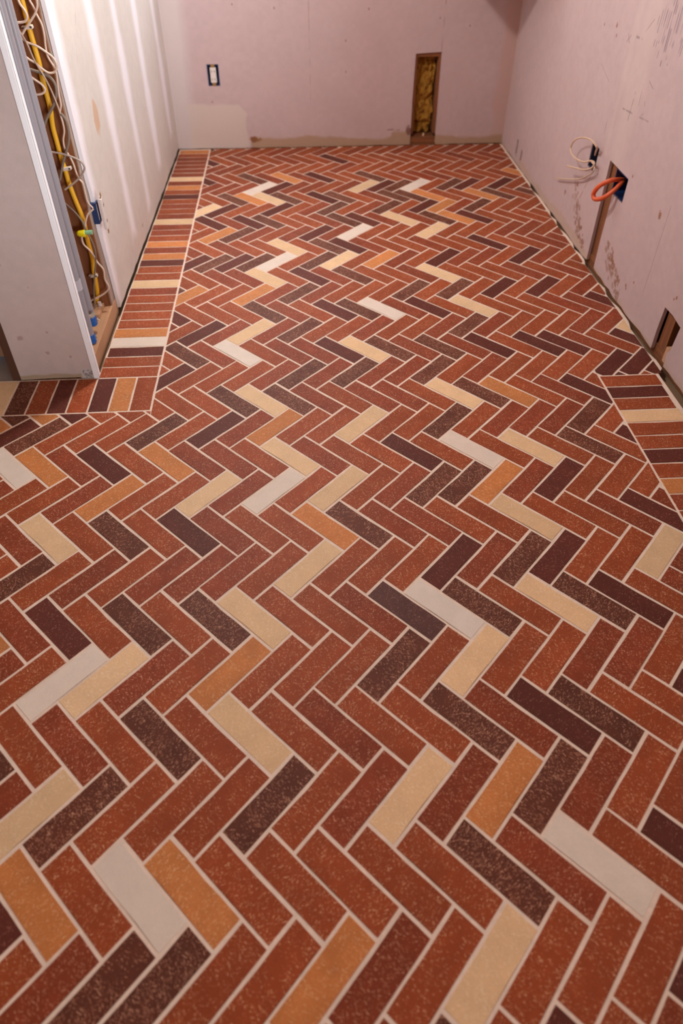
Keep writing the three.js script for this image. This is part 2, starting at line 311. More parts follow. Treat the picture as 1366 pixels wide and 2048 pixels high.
// ---------------------------------------------------------------- walls
const T = 0.2, CEIL = 38;
const PINK = [195, 170, 169], MUD = [218, 200, 186], PAPER = [168, 134, 100], PENCIL = [120, 98, 100], GRIME = [112, 76, 58];
const drywallFill = (c) => (x, y) => { const m = 1 + 0.035 * (fbm(x * 0.5 + 3, y * 0.5) - 0.5) + 0.03 * (vnoise(x * 3, y * 3) - 0.5) + 0.015 * (vnoise(x * 16, y * 16) - 0.5); return [c[0] * m, c[1] * m, c[2] * m]; };
const wobble = (a, s, k) => (vnoise(a / s, k) - 0.5) * 2;
function wallMaterial(r, rough = 0.75) { return new THREE.MeshStandardMaterial({ map: r.texture(), roughness: rough }); }
function wallUV(g, r, axis) { planarUV(g, axis, 'y', 1 / U, 1 / U); const uv = g.attributes.uv; for (let i = 0; i < uv.count; i++) uv.setXY(i, (uv.getX(i) - r.x0) / (r.x1 - r.x0), (uv.getY(i) - r.y0) / (r.y1 - r.y0)); return g; }
const outline = (pts, holes = []) => { const s = new THREE.Shape(pts.map(([a, b]) => new THREE.Vector2(a * U, b * U))); for (const h of holes) s.holes.push(new THREE.Path(h.map(([a, b]) => new THREE.Vector2(a * U, b * U)))); return s; };
const slab = (s, t = T) => new THREE.ExtrudeGeometry(s, { depth: t * U, bevelEnabled: false });
const ragged = (a, b, step, base, amp, k) => { const out = [], n = Math.max(1, Math.round(Math.abs(b - a) / step)); for (let i = 0; i <= n; i++) { const q = a + (b - a) * i / n; out.push([q, base + amp * vnoise(q * 1.7, k)]); } return out; };
const rect = (a0, a1, b0, b1) => [[a0, b0], [a1, b0], [a1, b1], [a0, b1]];

// far wall
const wallBack = structure('wall_back');
{
  const r = new Raster(1536, 768, -12, 0, 20, 16).fill(drywallFill(PINK));
  // joint compound: taped corners, the trowelled patch low on the left, thin paper-coloured strip where a skirting was pulled off
  r.region(-12, 0, -7, 16, (x, y) => -8.55 + 0.35 * wobble(y, 2.2, 4) - x, [208, 196, 192], 0.8, 0.9);
  r.region(17, 0, 20, 16, (x, y) => x - 18.25 - 0.25 * wobble(y, 1.8, 9), [198, 160, 146], 0.6, 0.3);
  r.region(-3.9, 0, 20, 1.6, (x, y) => 0.78 + 0.28 * wobble(x, 1.6, 2) + (x > 9 && x < 10.6 ? 0.3 : 0) + 0.2 * (fbm(x * 1.8, y * 2.4) - 0.5) - y, PAPER, 0.72, 0.25);
  r.region(-9.2, 0, -3.4, 4.4, (x, y) => Math.min(3.75 + 0.08 * wobble(x, 0.9, 6) - y, -4.15 - x + (y > 2.9 ? -(y - 2.9) * 0.9 : 0) + 0.12 * wobble(y, 0.6, 7), x + 9.4), [208, 190, 179], 0.9, 0.2);
  r.blot(-3.55, 0.72, 0.42, 0.22, [128, 78, 40], 0.9);
  r.line(1.62, 3.5, 1.62, 16, 0.06, PENCIL, 0.35, 0.7); r.line(12.95, 7.6, 13.0, 16, 0.07, [126, 84, 76], 0.55, 0.9);
  for (const [x, y] of [[-4.6, 11.3], [-4.4, 11.9], [-1.2, 11.0], [6.6, 10.9], [-7.05, 3.95], [4.7, 8.6], [4.75, 6.2], [12.6, 10.2], [15.2, 9.6]]) r.blot(x, y, 0.06, 0.09, GRIME, 0.5, 0.06);
  r.line(8.6, 1.35, 9.3, 1.4, 0.12, GRIME, 0.5, 0.3); r.line(9.5, 1.32, 10.4, 1.42, 0.1, GRIME, 0.5, 0.3); r.blot(10.55, 1.25, 0.2, 0.35, [96, 56, 44], 0.7); r.line(4.6, 7.4, 4.55, 8.3, 0.08, PENCIL, 0.5, 0.5);
  const pts = [[RIGHT + T, CEIL], [-11.1, CEIL], ...ragged(-11.1, 10.74, 0.8, -0.02, 0.06, 5), [10.72, 4.2], [10.76, 7.55], [13.0, 7.66], [13.05, 3.0], [13.08, 0.12], ...ragged(13.2, RIGHT + T, 0.8, -0.02, 0.06, 6)];
  const g = slab(outline(pts, [rect(-7.2, -6.2, 5.25, 6.95), rect(-8, 3, 16, 33)])); g.translate(0, 0, -(BACK + T) * U); wallUV(g, r, 'x');
  mesh('drywall', g, wallMaterial(r), wallBack);
  { const q = slab(outline(rect(-15, RIGHT + 4, -0.4, CEIL), [rect(-8, 3, 16, 33)]), 0.5); q.translate(0, 0, -(BACK + 3.5) * U); mesh('sheathing', q, mat(158, 118, 82, 0.9), wallBack); }
  const w2 = structure('unseen_window_2'), wf = mat(232, 230, 226, 0.5);  // window out of view, kind and place chosen for the sheen it gives
  for (const [a, b, c, d] of [[-8.3, -7.4, 15.7, 33.3], [2.4, 3.3, 15.7, 33.3], [-7.4, 2.4, 15.7, 16.6], [-7.4, 2.4, 32.4, 33.3]]) mesh('window_frame', box(a, b, c, d, BACK + 0.25, BACK + 2.9, 0.05), wf, w2);
  mesh('pane', box(-7.4, 2.4, 16.6, 32.4, BACK + 1.4, BACK + 1.45, 0), new THREE.MeshPhysicalMaterial({ color: 0xffffff, transmission: 1, roughness: 0, thickness: 0 }), w2);
  mesh('stud', planarUV(box(10.1, 10.98, 0.9, CEIL, BACK + T, BACK + 2.9), 'x', 'y', 6, 1), studWood, wallBack);
  mesh('stud', planarUV(box(12.82, 13.7, 0.9, CEIL, BACK + T, BACK + 2.9), 'x', 'y', 6, 1), studWood, wallBack);
  mesh('blocking', planarUV(box(10.98, 12.82, 7.25, 8.4, BACK + T, BACK + 2.9), 'y', 'x', 6, 1), studWood, wallBack);
  mesh('bottom_plate', planarUV(box(-11, RIGHT, -0.3, 0.62, BACK + T, BACK + 2.9), 'y', 'x', 6, 1), studWood, wallBack);
}
// right-hand wall
const wallRight = structure('wall_right');
{
  const r = new Raster(2048, 768, 20, 0, 68, 18).fill(drywallFill(PINK));
  r.region(64.5, 0, 68, 18, (x, y) => x - 65.6 - 0.2 * wobble(y, 1.8, 19), [200, 164, 150], 0.5, 0.3);
  // joint compound over the taped seam that runs up from the switch box
  r.region(38, 5, 45, 18, (x, y) => 1.15 + 0.35 * wobble(y, 1.6, 14) - Math.abs(x - 41.6), MUD, 0.28, 0.9);
  r.region(42.6, 6.6, 44, 18, (x, y) => 0.3 + 0.2 * wobble(y, 1.1, 15) - Math.abs(x - 43.3), MUD, 0.25, 0.4);
  r.line(33.9, 2.2, 33.9, 10.2, 0.05, [128, 92, 92], 0.4, 1.3); r.line(33.9, 10.2, 33.95, 18, 0.05, [128, 92, 92], 0.4, 1.0); r.line(44.1, 7.6, 44.4, 11.8, 0.06, PENCIL, 0.45, 0.8);
  // bare strip of old paper and mortar along the floor
  r.region(20, 0, 68, 1.5, (x, y) => 0.42 + 0.3 * wobble(x, 1.5, 22) + (x > 41.8 && x < 60 ? 0.22 : -0.12) + 0.25 * (fbm(x * 2.2, y * 2.2) - 0.5) - y, [188, 160, 140], 0.7, 0.25);
  // scuffs
  for (const [x, y, a, b, w] of [[47.2, 3.6, 47.0, 2.9, 0.3], [46.2, 2.9, 45.6, 1.9, 0.22], [45.2, 2.5, 44.3, 1.1, 0.26], [44.4, 1.3, 43.8, 0.6, 0.22], [39.6, 2.2, 38.6, 1.2, 0.2], [39.3, 1.4, 38.4, 0.7, 0.24], [38.4, 1.2, 37.2, 0.6, 0.26], [37.6, 1.6, 36.6, 0.7, 0.18], [37.2, 0.8, 36.6, 0.5, 0.3], [45.6, 5.0, 46.6, 3.4, 0.1], [44.6, 4.9, 45.6, 2.9, 0.1]]) r.line(x, y, a, b, w, [140, 96, 76], 0.5, 0.42);
  for (const [x, y, s] of [[38.7, 2.25, 0.16], [36.0, 1.5, 0.14], [35.9, 1.35, 0.1], [35.45, 7.3, 0.0], [34.7, 6.35, 0.28], [30.6, 3.7, 0.13], [30.8, 3.5, 0.1], [48.3, 2.3, 0.2], [46.0, 13.2, 0.16], [45.7, 12.7, 0.12], [47.9, 12.9, 0.1], [38.9, 6.9, 0.12], [35.2, 2.1, 0.1]]) if (s) r.blot(x, y, s * 0.6, s * 0.8, [136, 80, 54], 0.7, 0.08);
  for (const [xa, ya, xb, yb, n] of [[47.0, 3.5, 44.0, 0.8, 46], [39.7, 2.3, 36.4, 0.5, 50], [44.6, 1.4, 43.0, 0.5, 14]]) for (let i = 0; i < n; i++) { const t = rnd(), q = rr(0.05, 0.2); r.blot(xa + (xb - xa) * t + rr(-0.45, 0.45), ya + (yb - ya) * t + rr(-0.4, 0.4), q, q * rr(0.6, 1.1), [140, 96, 72], rr(0.25, 0.65), 0.12); }
  // pencil: a set-out cross, a level line, a few jotted strokes and a dense scribble higher up
  r.line(42.6, 9.55, 38.9, 9.85, 0.09, PENCIL, 0.5, 0.3); r.line(41.3, 10.7, 41.4, 8.9, 0.09, PENCIL, 0.5, 0.3); r.line(40.6, 11.3, 40.5, 9.8, 0.05, PENCIL, 0.5, 0.4); r.line(39.9, 10.6, 39.6, 10.1, 0.05, PENCIL, 0.5, 0.3); r.line(39.6, 10.1, 39.9, 9.9, 0.05, PENCIL, 0.5, 0.3);
  r.line(43.3, 13.15, 42.2, 13.2, 0.12, PENCIL, 0.5, 0.4); r.line(43.0, 13.25, 43.1, 12.7, 0.12, PENCIL, 0.5, 0.4); r.line(44.1, 13.1, 43.7, 12.7, 0.06, PENCIL, 0.5); r.line(43.7, 13.1, 44.1, 12.7, 0.06, PENCIL, 0.5); r.line(42.0, 13.6, 41.3, 14.3, 0.05, PENCIL, 0.5, 0.4);
  r.line(47.0, 10.9, 45.2, 10.3, 0.05, PENCIL, 0.35, 0.5); r.line(40.0, 11.6, 39.4, 11.4, 0.05, PENCIL, 0.5, 0.3);
  for (let i = 0; i < 15; i++) { const q = 40.8 - i * 0.24; r.line(q + rr(-0.08, 0.08), 16.6 + rr(-0.4, 0.9), q + rr(-0.12, 0.12), 13.0 + rr(-0.5, 0.6) + (i > 9 ? 0.5 : 0), 0.04 + rnd() * 0.07, [128, 108, 112], 0.75, 0.35); }
  const bot = (a, b, k) => ragged(a, b, 0.7, a > 42 ? -0.05 : 0.02, a > 42 ? 0.14 : 0.22, k);
  const pts = [[BACK + T, CEIL], [24, CEIL], ...bot(24, 29.6, 3), [29.72, 0.9], [29.5, 1.2], [29.37, 2.66], [30.4, 2.78], [31.3, 2.74], [31.34, 1.2], [31.3, 0.15], ...bot(31.5, 40.75, 4), [40.84, 2.1], [40.83, 5.06], [39.3, 5.12], [39.3, 6.56], [41.2, 6.6], [42.3, 6.62], [42.2, 3.2], [42.12, 0.12], ...bot(42.3, BACK + T, 7)];
  const g = slab(outline(pts, [rect(44.26, 45.52, 5.14, 6.66), [[59.4, 0.5], [59.9, 0.55], [59.85, 1.5], [59.5, 1.45]], [[60.9, 0.45], [61.5, 0.55], [61.4, 1.9], [61.0, 1.85]]]));
  g.rotateY(Math.PI / 2); g.translate(RIGHT * U, 0, 0); wallUV(g, r, 'z');
  mesh('drywall', g, wallMaterial(r), wallRight);
  mesh('sheathing', box(RIGHT + 3.4, RIGHT + 4, -0.4, CEIL, 24, BACK + 3.5, 0), mat(158, 118, 82, 0.9), wallRight);
  const RX = RIGHT + T;
  mesh('stud', planarUV(box(RX + 0.05, RX + 2.6, 0.55, CEIL, 41.3, 42.7), 'z', 'y', 5, 1), studWood, wallRight);
  mesh('stud', planarUV(box(RX + 0.05, RX + 2.6, 0.55, CEIL, 30.35, 31.2), 'z', 'y', 5, 1), studWood, wallRight);
  mesh('stud', planarUV(box(RX + 0.05, RX + 2.6, 0.55, CEIL, 54, 54.9), 'z', 'y', 5, 1), studWood, wallRight);
  mesh('bottom_plate', planarUV(box(RX + 0.02, RX + 2.6, -0.3, 0.55, 24, BACK), 'y', 'z', 5, 1), studWood, wallRight);
  // torn edge of board and a loose offcut in the low opening
  mesh('broken_edge', planarUV(box(RX - 0.1, RX + 0.25, 0.15, 1.05, 29.55, 30.1), 'z', 'y', 5, 1), plateWood, wallRight);
}
// left-hand wall beyond the open stud bay
const wallLeft = structure('wall_left');
const LEFT_PAINT = [214, 206, 198];
{
  const r = new Raster(1024, 640, 36, 0, 68, 20).fill(drywallFill(LEFT_PAINT));
  // strips of white joint compound over the nail lines, one on each post behind the board
  for (const [d, low, wd] of [[37.3, 0.2, 0.55], [44.15, 1.5, 0.62], [49.95, 0.9, 0.56], [56.1, 1.8, 0.6], [63.2, 2.0, 0.62]]) r.region(d - 2, 0, d + 2, 20, (x, y) => Math.min(wd + 0.1 + 0.22 * wobble(y, 3.1, d) + 0.12 * wobble(y, 0.9, d + 3) + 0.1 * (vnoise(x * 7, y * 1.6) - 0.5) - Math.abs(x - d - 0.1 * wobble(y, 4.0, d + 9)), y - low - 0.5 * vnoise(x * 3, 2)), [244, 240, 244], 0.95, 0.8);
  r.blot(41.15, 9.9, 0.42, 0.66, [200, 152, 112], 0.6, 0.9); r.blot(46.9, 1.2, 0.2, 0.1, GRIME, 0.4);
  r.line(40.2, 13.6, 41.5, 14.9, 0.05, [160, 138, 122], 0.5, 0.4); r.line(39.6, 12.6, 40.2, 13.4, 0.04, [160, 138, 122], 0.5, 0.3);
  const pts = [[BACK + T, CEIL], [36.9, CEIL], [36.92, 17], [37.05, 12], [37.15, 8], [37.3, 7.15], [37.2, 5.2], [37.42, 3.2], [37.55, 1.2], [37.6, 0.12], ...ragged(38, BACK + T, 0.8, 0.08, 0.14, 33)];
  const g = slab(outline(pts)); g.rotateY(Math.PI / 2); wallUV(g, r, 'z');
  const p = g.attributes.position; for (let i = 0; i < p.count; i++) p.setX(i, p.getX(i) + (leftWallX(-p.getZ(i) / U) - T) * U);
  mesh('drywall', g, wallMaterial(r, 0.6), wallLeft);
  mesh('sheathing', box(-15.0, -14.6, -0.4, CEIL, 30.8, BACK + 3.5, 0), mat(158, 118, 82, 0.9), wallLeft);
  // the open bay: side post, cut end of the plate, post behind the end board, a nailed-on block
  mesh('stud', planarUV(box(-14.6, -11.14, 0.72, CEIL, 36.75, 37.7), 'x', 'y', 6, 0.8), studWood, wallLeft);
  mesh('stud_edge', planarUV(box(-11.15, -11.08, 0.72, CEIL, 36.78, 37.7, 0.01), 'z', 'y', 7, 1), weatheredWood, wallLeft).userData.label = 'greyed narrow edge of the post beside the board';
  mesh('stud', planarUV(box(-14.6, -11.3, 0.72, CEIL, 30.7, 31.5), 'x', 'y', 6, 0.8), studWood, wallLeft);
  mesh('bottom_plate', planarUV(box(-14.6, -11.06, -0.3, 0.72, 30.7, 37.8, 0.05), 'x', 'z', 5, 1), plateWood, wallLeft);
  mesh('plate_packer', planarUV(box(-13.6, -11.5, 0.72, 1.0, 35.3, 36.7, 0.04), 'x', 'z', 5, 2), plateWood, wallLeft);
  { const b = box(-13.6, -12.25, 2.6, 5.4, 36.35, 36.74, 0.05); mesh('blocking', planarUV(b, 'x', 'y', 6, 1), plateWood, wallLeft); }
  for (const [x, d, s] of [[-11.5, 32.6, 0.07], [-11.35, 33.3, 0.05], [-11.3, 31.9, 0.05], [-11.7, 35.9, 0.06]]) { const k = new THREE.CylinderGeometry(s * U, s * U, 0.004, 8); k.translate(x * U, 0.722 * U + 0.0005, -d * U); mesh('nail_head', k, mat(60, 48, 42, 0.5, { metalness: 0.6 }), wallLeft); }
}
// end of the left wall
const wallEnd = structure('wall_end');
{
  const r = new Raster(512, 1024, -15.4, 0, -10.6, 20).fill(drywallFill([194, 177, 171]));
  r.region(-15.4, 0, -10.6, 1, (x, y) => 0.36 + 0.06 * wobble(x, 0.5, 3) - y, [168, 146, 120], 0.9, 0.08);
  r.region(-11.9, 0, -10.6, 1, (x, y) => Math.min(x + 11.62, 0.62 - y), [190, 184, 182], 0.9, 0.05);
  for (let i = 0; i < 40; i++) r.blot(rr(-11.5, -11.0), rr(0.08, 0.56), 0.035, 0.035, [120, 112, 112], 0.7, 0.03);
  for (const [x, y, s] of [[-13.0, 1.7, 0.1], [-14.1, 2.6, 0.12], [-13.9, 6.6, 0.08], [-12.7, 2.9, 0.06], [-11.9, 1.4, 0.07], [-12.9, 5.4, 0.05]]) r.blot(x, y, s, s, [150, 118, 108], 0.5, 0.1);
  const pts = [[-11.0, CEIL], [-14.78, CEIL], [-14.78, 0.05], [-13.4, 0.1], [-11.7, 0.12], [-11.66, 0.04], [-11.0, 0.03]];
  const g = slab(outline(pts)); g.translate(0, 0, -(END_D + T) * U); wallUV(g, r, 'x');
  mesh('drywall', g, wallMaterial(r), wallEnd);
  const bead = mergeGeometries([box(-11.02, -10.76, 0.02, CEIL, END_D - 0.04, END_D + 0.06, 0.02), box(-10.86, -10.76, 0.02, CEIL, END_D - 0.02, END_D + 0.34, 0.02)]);
  mesh('corner_bead', bead, mat(247, 247, 250, 0.5), wallEnd).userData.label = 'bright white corner bead';
  mesh('jamb_board', planarUV(box(-15.22, -14.8, 0.02, CEIL, END_D + 0.02, 33, 0.03), 'z', 'y', 5, 1), mat(82, 50, 32, 0.8), wallEnd).userData.label = 'dark stained board on the edge of the wall end';
}
// unseen rooms around the brick floor, shaped to close the place and steer the daylight
const plainWall = mat(206, 190, 180, 0.85), TALL = 84, walnut = new THREE.MeshStandardMaterial({ map: woodMap, roughness: 0.6 });
const wallSide = structure('wall_side'); mesh('board', box(-46, -15.4, 0.35, CEIL, 32.3, 33, 0.02), mat(206, 182, 154, 0.8), wallSide); mesh('board', box(-47, -46, -0.4, TALL, -82, 33, 0), plainWall, wallSide);
const wallFarRight = structure('wall_far_right'); mesh('board', box(RIGHT, 118, -0.4, TALL, 23.2, 24, 0), plainWall, wallFarRight); mesh('board', box(118, 119, -0.4, TALL, -82, 24, 0), plainWall, wallFarRight);
mesh('unseen_timber_floor', box(19.0, 118, -0.44, -0.06, -80, 23.2, 0), walnut, floor);  // unseen floor, kept dark to limit light bounced towards the bricks
mesh('unseen_timber_floor', box(-46, 19.0, -0.44, -0.06, -80, NEAR_D - 0.02, 0), walnut, floor);
mesh('unseen_timber_floor', box(-46, FAR_LEFT, -0.44, -0.06, NEAR_D - 0.02, 30.6, 0), walnut, floor);
const addedKneeWall = structure('added_wall_knee'); mesh('board', box(RIGHT, RIGHT + 1.2, -0.4, 8, -40, 23.2, 0.05), plainWall, addedKneeWall);  // low wall added out of view to keep window light off the near floor
const wallFront = structure('wall_front');
{
  const g = slab(outline([[-47, -0.4], [119, -0.4], [119, TALL], [-47, TALL]], [rect(50, 110, 3, 34)]), 1); g.translate(0, 0, 80 * U); mesh('drywall', g, plainWall, wallFront);
  const w = structure('unseen_window_1');  // out of view, sized and set far back to light the upright faces
  for (const [a, b, c, d] of [[50, 51, 3, 34], [109, 110, 3, 34], [51, 109, 3, 4], [51, 109, 33, 34]]) mesh('window_frame', box(a, b, c, d, -80.8, -80.2, 0.05), mat(230, 228, 224, 0.5), w);
  mesh('pane', box(51, 109, 4, 33, -80.6, -80.5, 0), new THREE.MeshPhysicalMaterial({ color: 0xffffff, transmission: 1, roughness: 0, thickness: 0 }), w);
}
const ceiling = structure('ceiling'); mesh('drywall', box(-47, RIGHT + 4, CEIL, CEIL + 1, -8, BACK + 3.5, 0), mat(206, 190, 182, 0.9), ceiling);
// high ceiling and headers added out of view to cut light bounced onto the near floor
mesh('added_upper_ceiling', box(-47, 119, TALL, TALL + 1, -82, 24, 0), mat(206, 190, 182, 0.9), ceiling);
mesh('added_header', box(RIGHT + 3, RIGHT + 4, CEIL + 1, TALL, -8, 24, 0), plainWall, ceiling); mesh('added_header', box(-47, RIGHT + 4, CEIL + 1, TALL, -8, -7, 0), plainWall, ceiling);

// ---------------------------------------------------------------- unseen lamp overhead, placed to light the floor and walls
{
  const [lx, lh, ld] = LAMP_POS;
  const t = thing('unseen_pendant_lamp', 'unseen frosted bulb with an added metal shade, placed to light the floor and walls', 'lamp', place(lx, lh, ld));
  mesh('globe', new THREE.SphereGeometry(0.06, 32, 20), new THREE.MeshStandardMaterial({ color: 0xffffff, emissive: LAMP_COLOUR, emissiveIntensity: 6 }), t);
  const cord = new THREE.CylinderGeometry(0.006, 0.006, (CEIL - lh) * U - 0.06, 8); cord.translate(0, 0.06 + ((CEIL - lh) * U - 0.06) / 2, 0); mesh('cord', cord, mat(40, 36, 34, 0.6), t);
  const cap = new THREE.CylinderGeometry(0.03, 0.045, 0.04, 20); cap.translate(0, 0.07, 0); mesh('socket', cap, mat(60, 56, 52, 0.5), t);
  const shade = new THREE.LatheGeometry([[0.03, 0.1], [0.06, 0.098], [0.12, 0.07], [0.165, 0.012], [0.17, -0.01], [0.166, -0.01], [0.16, 0.01], [0.116, 0.064], [0.058, 0.092], [0.03, 0.094]].map(([a, b]) => new THREE.Vector2(a, b)), 40); mesh('shade', shade, mat(196, 186, 176, 0.6), t);  // shade added to keep the lamp from lighting the ceiling
  const l = new THREE.PointLight(LAMP_COLOUR, LAMP_POWER, 0, 2); l.castShadow = true; l.shadow.radius = 3; l.shadow.bias = -0.001; t.add(l);
}
// unseen cabinet in the far right corner, placed so its underside throws the wedge of shade
{
  const t = thing('unseen_wall_cabinet', 'unseen wooden cabinet in the far right corner, placed to cast the wedge of shade', 'cabinet', place(16.2, 14.4, 62.6));
  const m = new THREE.MeshStandardMaterial({ map: paleWoodMap, roughness: 0.7 });
  const b = new RoundedBoxGeometry(6.2 * U, 11 * U, 6.8 * U, 2, 0.004); b.translate(0, 5.5 * U, 0); mesh('body', b, m, t);
  const d = new RoundedBoxGeometry(5.9 * U, 10.6 * U, 0.02, 2, 0.004); d.translate(0, 5.5 * U, 3.4 * U + 0.011); const dm = mesh('door', d, m, t);
  const k = new THREE.SphereGeometry(0.014, 12, 8); k.translate(-2.4 * U, 2 * U, 3.4 * U + 0.032); mesh('knob', k, mat(120, 110, 100, 0.4, { metalness: 0.7 }), dm);
}

// ---------------------------------------------------------------- insulation in the opening of the far wall
{
  const t = thing('insulation_batt', 'crumpled yellow glass wool stuffed in the tall opening of the far wall', 'insulation', place(11.9, 0.62, BACK + 1.75));
  const wool = new THREE.MeshStandardMaterial({ color: lin(170, 120, 40), roughness: 1 });
  const g = new THREE.BoxGeometry(1.66 * U, 6.4 * U, 1.2 * U, 16, 44, 10); const p = g.attributes.position, v = new THREE.Vector3();
  for (let i = 0; i < p.count; i++) { v.fromBufferAttribute(p, i); const n = fbm(v.x * 70 + v.y * 30, v.y * 26 - v.x * 20 + v.z * 30) - 0.5, n2 = vnoise(v.x * 240 + 5, v.y * 130) - 0.5; p.setZ(i, v.z + n * 0.07 + n2 * 0.02 - (v.y < -2.2 * U ? 0.02 : 0)); p.setX(i, v.x * (0.92 + 0.12 * vnoise(v.y * 40, 4))); }
  g.translate(0, 3.35 * U, 0); g.computeVertexNormals(); mesh('wool', g, wool, t);
  const chip = new THREE.BoxGeometry(0.14 * U, 0.5 * U, 0.05 * U); chip.rotateZ(-0.18); chip.translate(0.1 * U, 0.0, 1.25 * U); mesh('splinter', chip, mat(232, 196, 150, 0.8), t).userData.label = 'pale splinter of wood at the foot of the opening';
}

// ---------------------------------------------------------------- electrical boxes
const bluePlastic = mat(32, 54, 96, 0.45), darkBlue = mat(20, 42, 84, 0.4), whitePlastic = mat(226, 214, 206, 0.4), brass = mat(176, 140, 90, 0.4, { metalness: 0.7 });
/** open plastic box, its mouth at z = 0 facing +z, w by h modules, depth dp */
function boxShell(w, h, dp, t = 0.07) {
  const s = outline(rect(-w / 2, w / 2, -h / 2, h / 2), [rect(-w / 2 + t, w / 2 - t, -h / 2 + t, h / 2 - t)]), g = slab(s, dp); g.translate(0, 0, -dp * U);
  const b = new THREE.BoxGeometry(w * U, h * U, t * U); b.translate(0, 0, (-dp - t / 2) * U);
  return mergeGeometries([g, b.toNonIndexed()].map((q) => { q.deleteAttribute('uv'); return q; }));
}
function receptacle(t, w, h) {
  const f = new RoundedBoxGeometry(w * U, h * U, 0.18 * U, 2, 0.05 * U); f.translate(0, 0, -0.02 * U); const face = mesh('receptacle', f, whitePlastic, t);
  for (const s of [-1, 1]) for (const q of [-0.11, 0.11]) { const b = new THREE.BoxGeometry(0.04 * U, 0.16 * U, 0.02 * U); b.translate(q * U, s * h * 0.26 * U, 0.075 * U); mesh('slot', b, mat(90, 70, 60, 0.6), face); }
  for (const s of [-1, 1]) { const b = new RoundedBoxGeometry(0.32 * U, 0.26 * U, 0.04 * U, 1, 0.01 * U); b.translate(0, s * (h / 2 + 0.13) * U, 0.03 * U); mesh('strap_ear', b, brass, t); }
}
{
  const t = thing('outlet', 'white receptacle in a blue box on the far pink wall', 'outlet', place(-6.7, 6.1, BACK + 0.02));
  mesh('box', boxShell(1.0, 1.68, 1.2), bluePlastic, t); receptacle(t, 0.52, 1.2);
}
{
  const t = thing('outlet', 'white receptacle hanging out of a blue box at the edge of the cream wall', 'outlet', place(leftWallX(37.3) + 0.08, 6.15, 37.35));
  t.rotation.y = Math.PI / 2; t.rotation.z = 0.0;
  mesh('box', boxShell(0.52, 1.15, 1.0), bluePlastic, t); const dv = new THREE.Group(); dv.name = 'device'; dv.position.set(-0.12 * U, 0, 0.3 * U); dv.rotation.y = 0.15; t.add(dv); receptacle(dv, 0.55, 1.7);
}
{
  const t = thing('switch_box', 'open dark blue box beside the tall slot in the pink wall', 'electrical box', place(RIGHT + 0.04, 5.84, 40.25));
  t.rotation.y = -Math.PI / 2; mesh('box', boxShell(1.86, 1.42, 1.7), darkBlue, t);
}
{
  const t = thing('switch_box', 'small open dark blue box behind the pale cable coil', 'electrical box', place(RIGHT + 0.04, 5.9, 44.89));
  t.rotation.y = -Math.PI / 2; mesh('box', boxShell(1.2, 1.46, 1.5), mat(38, 46, 70, 0.5), t);
}

// ---------------------------------------------------------------- cables on the right-hand wall
const za = (x, y) => [1120 + x * 0.1465, 250 + y * 0.1465];
{
  const p = [[872, 748, 19.85], [800, 745, 19.4], [700, 755, 18.9], [590, 800, 18.55], [500, 870, 18.4], [455, 950, 18.35], [470, 1005, 18.4], [540, 1010, 18.55], [640, 965, 18.75], [740, 890, 19.1], [830, 805, 19.5], [868, 782, 19.9]].map(([x, y, s]) => onSide(...za(x, y), s));
  tag(mesh('orange_cable', tube(p, 0.11 * U * 1.25, 10), mat(222, 96, 52, 0.45), scene), 'orange cable looping out of the dark blue box on the pink wall', 'cable');
}
{
  const p = [[480, 410, 19.36], [490, 370, 19.2], [500, 300, 18.9], [430, 210, 18.8], [310, 172, 18.75], [200, 210, 18.7], [145, 310, 18.7], [165, 400, 18.7], [240, 475, 18.75], [340, 505, 18.85], [430, 490, 19.0], [470, 530, 18.95], [440, 580, 18.9], [330, 610, 18.8], [220, 590, 18.75], [100, 560, 18.7]].map(([x, y, s]) => onSide(...za(x, y), s));
  tag(mesh('coiled_cable', tube(p, 0.06 * U, 7), mat(212, 180, 152, 0.5), scene), 'thin pale cable coiled in a ring in front of the pink wall', 'cable');
  const q = [[430, 500, 19.36], [470, 570, 19.2], [450, 640, 19.1], [380, 690, 19.1], [280, 735, 19.15], [100, 740, 19.15], [-60, 725, 19.15]].map(([x, y, s]) => onSide(...za(x, y), s));
  tag(mesh('loose_cable', tube(q, 0.045 * U, 7), mat(212, 180, 152, 0.5), scene), 'thin pale cable trailing sideways below the coiled ring', 'cable');
}

// ---------------------------------------------------------------- pipes and wires in the open stud bay
const greyPipe = mat(152, 147, 152, 0.35), capBlue = mat(30, 96, 176, 0.4);
function pipe(label, x, d, foot, joint) {
  const t = thing('grey_pipe', label, 'pipe', place(x, foot, d), 'grey pipes in the open stud bay');
  const h = (CEIL - foot) * U, g = new THREE.CylinderGeometry(0.21 * U, 0.21 * U, h, 20); g.translate(0, h / 2, 0); mesh('tube', g, greyPipe, t);
  const c = new THREE.LatheGeometry([[0, -0.3], [0.2, -0.3], [0.25, -0.24], [0.25, 0.2], [0.215, 0.24]].map(([a, b]) => new THREE.Vector2(a * U, b * U)), 20); mesh('end_cap', c, capBlue, t).userData.label = 'bright blue cap';
  if (joint) { const j = new THREE.CylinderGeometry(0.25 * U, 0.25 * U, 0.55 * U, 20); j.translate(0, joint * U, 0); mesh('coupling', j, mat(184, 180, 186, 0.4), t); }
}
pipe('grey pipe with a coupling and a low blue cap beside the white corner bead', -11.42, 32.78, 1.05, 3.2);
pipe('grey pipe with the higher blue cap, beside the brown post', -11.48, 33.85, 1.5, 0);
const z1 = (x, y) => [x * 0.1903, y * 0.1903], z2 = (x, y) => [x * 0.21978, 330 + y * 0.21978];
const FACE = 36.75;                                                     // face of the post at the back of the bay
const path = (list) => list.map(([z, x, y, off]) => onDepth(...(z === 1 ? z1(x, y) : z2(x, y)), FACE - off));
